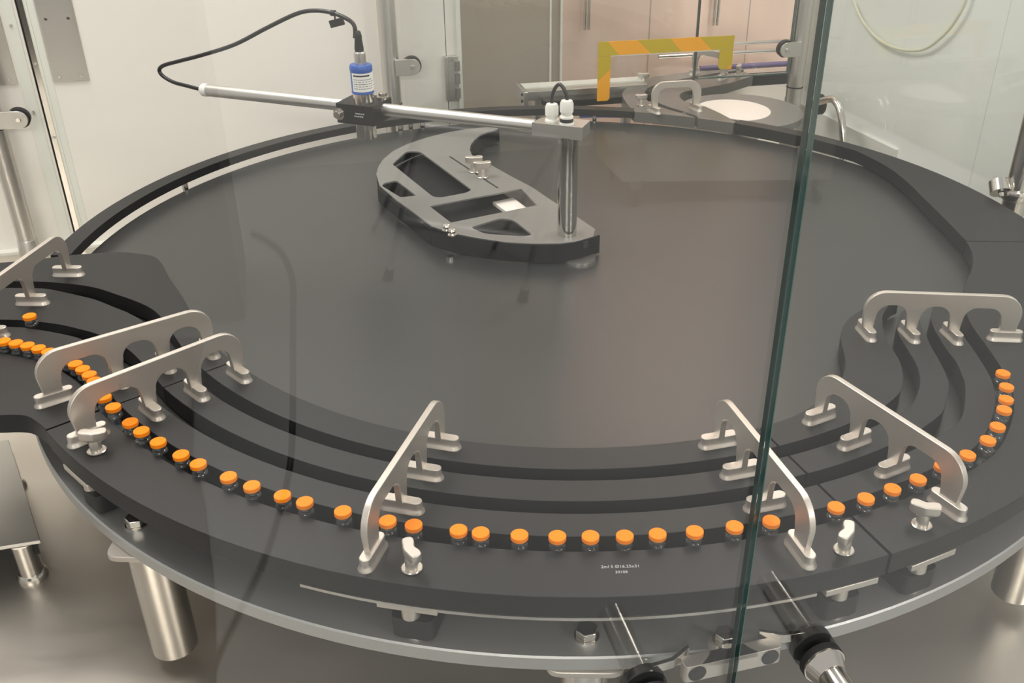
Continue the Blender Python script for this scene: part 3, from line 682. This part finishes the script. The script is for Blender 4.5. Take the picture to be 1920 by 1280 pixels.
for k in range(72):
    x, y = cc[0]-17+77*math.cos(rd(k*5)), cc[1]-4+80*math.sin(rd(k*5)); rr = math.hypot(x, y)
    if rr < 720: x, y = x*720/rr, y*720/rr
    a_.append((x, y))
b = BM(); poly(b, a_, -2, -.8); obj('white_centre', b, WDISC, t0)  # thin round white layer on top of the grey disc

# conveyor channel running left behind the guide
t0 = thing('conveyor_rail', 'long white topped conveyor channel running behind the rear rail', 'conveyor', (*un(130, 830), BZ))
b = BM(); slab(b, 138, 420, 790, 844, -14, 6); obj('rail_body', b, SATIN, t0, 1)
b = BM(); slab(b, 135, 420, 814, 848, 6, 10); obj('white_top', b, TRIM, t0, 1)
b = BM(); slab(b, 170, 420, 752, 786, -22, -8); obj('side_rail', b, BLKM, t0, 1)
b = BM(); slab(b, 128, 138, 772, 852, -24, 10); obj('end_cap', b, SATIN, t0, 1.5)
for zz in (-12, 2): b = BM(); cyl(b, (*un(128, 784), zz), (*un(125, 784), zz), 3, None, 12); obj('screw', b, GASK, t0)
for uu in (170, 380): b = BM(); cyl(b, (*un(uu, 817), BZ), (*un(uu, 817), -14), 12); obj('support', b, SATIN, t0)
# rails and violet sleeve seen through the rear right pane
t0 = thing('guide_rods', 'pair of steel rods with a violet sleeve behind the rear right pane', 'rods', (*un(780, 1000), BZ))
for n_, z_ in ((1120, 10), (1090, -6)): b = BM(); cyl(b, (*un(560, n_), z_), (*un(1000, n_), z_), 5, None, 14); obj('rod', b, STEEL, t0)
b = BM(); cyl(b, (*un(640, 1010), -22), (*un(1000, 1010), -22), 7, None, 18); obj('sleeve', b, PURP, t0)
b = BM(); slab(b, 600, 1000, 960, 985, -60, -34); obj('channel', b, BLKM, t0)
b = BM(); slab(b, 570, 1010, 985, 1130, BZ, -62); obj('support', b, SATIN, t0)

# ================================================================== FRONT GLASS AND ITS CLAMPS
NF = -735; UE = -66
def front(u0, u1, lab):
    t_ = thing('glass_screen', lab, 'glass screen', (*un((u0+u1)/2, NF), -205))
    b = BM(); slab(b, u0, u1, NF-3, NF+3, BZ, 900); obj('glass_sheet', b, GLASS, t_, smooth=False)
    return t_
tl = front(-1500, UE-2.6, 'large front glass pane left of the upright joint')
b = BM(); slab(b, UE-2.6, UE-1.9, NF-3, NF+3, BZ, 900); obj('polished_edge', b, EDGE, tl)
tr_ = front(UE+2.6, 1480, 'large front glass pane right of the upright joint')
b = BM(); slab(b, UE+1.9, UE+2.6, NF-3, NF+3, BZ, 900); obj('polished_edge', b, EDGEL, tr_)

def knob(label, u, z, side):
    t_ = group_part('clamp_knob', label, (*un(u, NF), z))
    def ax(n): return (*un(u, n), z)
    b = BM(); cyl(b, ax(NF+5), ax(NF+14), 19, None, 36); obj('rubber_ring', b, GASK, t_)
    b = BM(); cyl(b, ax(NF-11), ax(NF-5), 19, None, 36); obj('rubber_ring', b, GASK, t_)
    b = BM(); cyl(b, ax(NF-13), ax(NF-11), 18.5, 18.5, 40); cyl(b, ax(NF-25), ax(NF-13), 12.5, 17.5, 40); obj('cone', b, STEEL, t_)
    b = BM(); cyl(b, ax(NF-85), ax(NF-25), 12.2, None, 40); obj('handle', b, STEEL, t_, .8)
    b = BM(); cyl(b, ax(NF+14), ax(NF+20), 12, 8, 28); obj('rear_nut', b, STEEL, t_)
    b = BM()
    s_ = side
    pts = [(u+s_*4, NF+14), (u+s_*26, NF+16), (u+s_*44, NF+25), (u+s_*45, NF+22), (u+s_*27, NF+12), (u+s_*4, NF+10)]
    poly(b, [un(*p) for p in pts], z+8, z+17); obj('arm', b, STEEL, t_, .5)
knob(tr_, 12, -76, -1)
knob(tl, -141, -77, 1)
t = thing('link_bar', 'steel link bar with two dark round plugs bolted to the base plate', 'link bar', (*un(-60, -722), -88))
b = BM(); poly(b, [un(*p) for p in rounded([(-106, -729), (-18, -729), (-18, -716.5), (-106, -716.5)], 4)], -83, -65); obj('bar', b, SILV, t, .8)
for uu in (-95, -29): b = BM(); cyl(b, (*un(uu, -728), -74), (*un(uu, -729.8), -74), 7.8, None, 28); obj('round_plug', b, GASK, t)
b = BM(); poly(b, [un(*p) for p in rounded([(-92, -729), (-40, -729), (-48, -720), (-52, -700), (-76, -700), (-80, -720)], [1, 1, 6, 10, 10, 6])], -69.8, -65); obj('tab', b, SILV, t, .5)
q = un(-63, -710)
b = BM(); cyl(b, (*q, -65), (*q, -63), 10.5); obj('washer', b, STEEL, t)
b = BM(); hexa(b, q, 9, -63, -55, .2); obj('hex_bolt', b, STEEL, t, .7)

# small stainless table at the lower left
t = thing('side_table', 'small stainless box table on round feet in the lower left corner', 'table', (-680, -400, BZ))
b = BM(); poly(b, [(-598, -442), (-734, -246), (-948, -310), (-812, -506)], -195, -190); obj('top', b, SATIN, t, .8)
b = BM(); poly(b, [(-604, -440), (-734, -254), (-940, -316), (-812, -498)], -212, -195); obj('frame', b, BLKM, t)
for x_, y_ in ((-622, -440), (-728, -276), (-812, -482)):
    b = BM(); cyl(b, (x_, y_, BZ+10), (x_, y_, -195), 13, None, 28); lg = obj('leg', b, STEEL, t)
    b = BM(); lathe(b, [(0, 0), (17, 0), (17, 4), (13.5, 10), (0, 10)], (x_, y_, BZ)); obj('foot', b, STEEL, t)

# ---- hazard frame fields
def uz(px): return 280+(px-1122)*1.215
HB = [(281, 301, 330), (367, 401), (443, 471), (510, 541)]
T0, T1 = 88, 117
def hs(pts, m): strip(pts, m)
t = HAZ
hs([(281, T1), (301, T1), (328, T0), (281, T0)], YEL2)
hs([(301, T1), (367, T1), (400, T0), (328, T0)], YEL)
hs([(367, T1), (443, T1), (470, T0), (400, T0)], YEL2)
hs([(443, T1), (510, T1), (541, T0), (470, T0)], YEL)
hs([(510, T1), (592, T1), (592, T0), (541, T0)], YEL2)
hs([(281, 87.4), (309, 87.4), (309, 60), (281, 34)], YEL2)
hs([(281, 34), (309, 60), (309, -4), (304, -8), (281, -8)], YEL)
hs([(560, 87.4), (592, 87.4), (592, 56), (578, 45), (565, 45), (560, 50)], YEL2)
hs([(578, 45), (592, 56), (592, 45)], YEL)
b = BM(); slab(b, 309, 560, 731.5, 733, 86, 88); obj('opening_edge', b, TRIM, t)

# ---- hinge on the back wall
wb['_o'] = [0.0, 0.0, 0.0]; t = group_part('hinge', wb, (*un(-28, 748), 10))
b = BM(); slab(b, -37, -13, NW-10, NW, 3, 96); obj('leaf', b, SATIN, t, 1)
b = BM(); slab(b, -42, -36, NW-14, NW, 5, 96); obj('leaf', b, SATIN, t, 1)
for z0_ in (10, 40, 66): b = BM(); cyl(b, (*un(-16, NW-13), z0_), (*un(-16, NW-13), z0_+20), 5, None, 16); obj('knuckle', b, GREYP, t)
b = BM(); cyl(b, (*un(-28, NW-10), 88), (*un(-28, NW-12), 88), 3, None, 12); obj('screw', b, STEEL, t)

# ---- right pane with the door handle
A2 = un(778, 738); B2 = (768, 236)
t, A, d, nn, L = pane('glass_pane', A2, B2, -14, 900, 'side glass pane on the right between the two columns')
sgn = -1 if (nn.x*(-7)+nn.y*(-1282)-nn.dot(A)) < 0 else 1
t = group_part('door_handle', t, (559, 806, -16))
no = nn*sgn
hp = Vector((562, 802, -14))
b = BM(); cyl(b, hp+no*2, hp+no*10, 22, None, 32); obj('rose', b, GASK, t)
b = BM(); cyl(b, hp+no*10, hp+no*34, 9, None, 24); obj('neck', b, STEEL, t)
q0 = hp+no*32
b = BM(); tube(b, [q0, q0+d*40+Vector((0, 0, 18)), q0+d*80+Vector((0, 0, 34)), q0+d*104+Vector((0, 0, 30)), q0+d*126+Vector((0, 0, 8)), q0+d*143+Vector((0, 0, -30)), q0+d*156+Vector((0, 0, -78))], 7.5, 14); obj('lever', b, STEEL, t)

# ---- reflected hose at the right, added as a solid cream loop
t = thing('hose_reflection', 'thin cream loop added for a hose reflection at the upper right', 'hose', (600, 700, 60))
b = BM(); tube(b, [(594, 798, 204), (609, 757, 169), (630, 696, 145), (654, 631, 141), (677, 567, 157), (693, 521, 196), (701, 498, 233), (704, 490, 257), (705, 488, 284)], 3.0, 10); obj('hose', b, HOSE, t)

# ---- blue reflection under the rear rail, drawn as a thin tube
b = BM(); tube(b, [(30, 702, -19), (70, 697, -16), (110, 690, -14), (150, 684, -12)], 3.5, 10)
tag(obj('blue_reflection', b, BLUE, None), 'thin blue strand painting a reflection under the rear rail by the glands', 'cable')

# ---- behind the photographer, seen only as reflections in the front glass
def mir(p):
    p = Vector(p); k = p.dot(N)-(NF-3); return p-N*2*k
def pts_(L_): return [mir(p) for p in L_]
t = thing('step_frame', 'steel step frame with rubber feet standing behind the photographer', 'step frame', (*mir((-420, 2060, -1100)).to_2d(), -1100))
f1 = Vector((-691, 2148, -1100)); f2 = Vector((-148, 1975, -1100)); t1 = Vector((-479, 1873, -400)); t2 = Vector((-12, 1744, -400))
for a_, c_ in ((f1, t1), (f2, t2)):
    b = BM(); cyl(b, mir(a_+(c_-a_)*.07), mir(c_), 13, None, 16); rl = obj('side_rail', b, RAILM, t)
    b = BM(); cyl(b, mir(a_), mir(a_+(c_-a_)*.09), 22, 16, 16); obj('rubber_foot', b, GASK, t)
for k in (.42, 1.0):
    b = BM(); cyl(b, mir(f1+(t1-f1)*k), mir(f2+(t2-f2)*k), 20, None, 12); obj('rung', b, RAILM, t)
b = BM()
bk = N*-520
for a_, c_ in ((f1, t1), (f2, t2)):
    cyl(b, mir(a_)+bk, mir(c_), 11, None, 12)
obj('rear_legs', b, ALU, t)
w1 = Vector((344, 2998, -1100)); w2 = Vector((1219, 3062, -1100))
t = thing('trolley', 'beige trolley on castors behind the photographer', 'trolley', (*mir((w1+w2)/2).to_2d(), -1100))
m1 = mir(w1); m2 = mir(w2); dd_ = (m2-m1).normalized(); bb_ = -N*420
def quad(z0_, z1_, ex=60): 
    a_ = m1-dd_*ex; c_ = m2+dd_*ex
    return [(a_.x, a_.y), (c_.x, c_.y), ((c_+bb_).x, (c_+bb_).y), ((a_+bb_).x, (a_+bb_).y)]
b = BM(); poly(b, quad(0, 0), -985, -150); obj('body', b, TRIM, t, 4)
for mm in (m1, m2, m1+bb_*.85, m2+bb_*.85):
    b = BM(); cyl(b, mm-dd_*12+Vector((0, 0, 45)), mm+dd_*12+Vector((0, 0, 45)), 45, None, 24); obj('castor', b, GREYP, t)
    b = BM(); box(b, mm.x, mm.y, -1000, 40, 40, 40); obj('castor_fork', b, SATIN, t)
c0 = Vector((-1135, 1798, -1100)); 
t = thing('added_dark_cabinet', 'added charcoal cabinet that darkens the glass reflection at the left', 'cabinet', (*mir(c0).to_2d(), -1100))  # added dark body that keeps mirrored haze off the left side
b = BM(); a_ = mir(Vector((-1150, 1790, 0))); ul = U*-1600; bk2 = -N*500
b = BM(); poly(b, [tuple((a_+v).to_2d()) for v in (Vector((0, 0, 0)), ul, ul+bk2, bk2)], -1090, 700); obj('body', b, DARKC, t, 4)
for k in range(3):
    p_ = a_+ul*((k+.5)/3); b = BM(); box(b, p_.x+N.x*4, p_.y+N.y*4, -195, 490, 8, 1700, UA); dr = obj('door', b, DARKC, t, 2)
MATP = [mir((x, y, -1100)) for x, y in [(-1246, 1635), (-1190, 1352), (-1065, 973), (-950, 733), (-830, 434), (-734, 146), (-646, -129), (-1749, -144), (-3232, 1586)]]
b = BM(); poly(b, [(v.x, v.y) for v in MATP], -1100, -1085)
mo = obj('haze_block_mat', b, GASK, None, 2, off=(MATP[1].x, MATP[1].y, -1100)); tag(mo, 'added black mat on the floor that cuts reflected haze in the glass', 'mat')  # added dark sheet that takes the mirrored haze off the lower left
# dangling black cable in front of the glass, at the photographer's side
CP = [(-467, 31, -11), (-445, 33, -24), (-424, 31, -45), (-410, 17, -82), (-410, -7, -133), (-407, -90, -270), (-410, -138, -334), (-432, -212, -414), (-461, -276, -468), (-491, -352, -524), (-494, -416, -576)]
t = thing('hanging_cable', 'black cable hanging beside the photographer', 'cable', tuple(mir(CP[0])))
b = BM(); tube(b, pts_(CP), 5.0, 10); obj('cable', b, CABLE, t)


for o in bpy.data.objects:
    if '_o' in o: del o['_o']
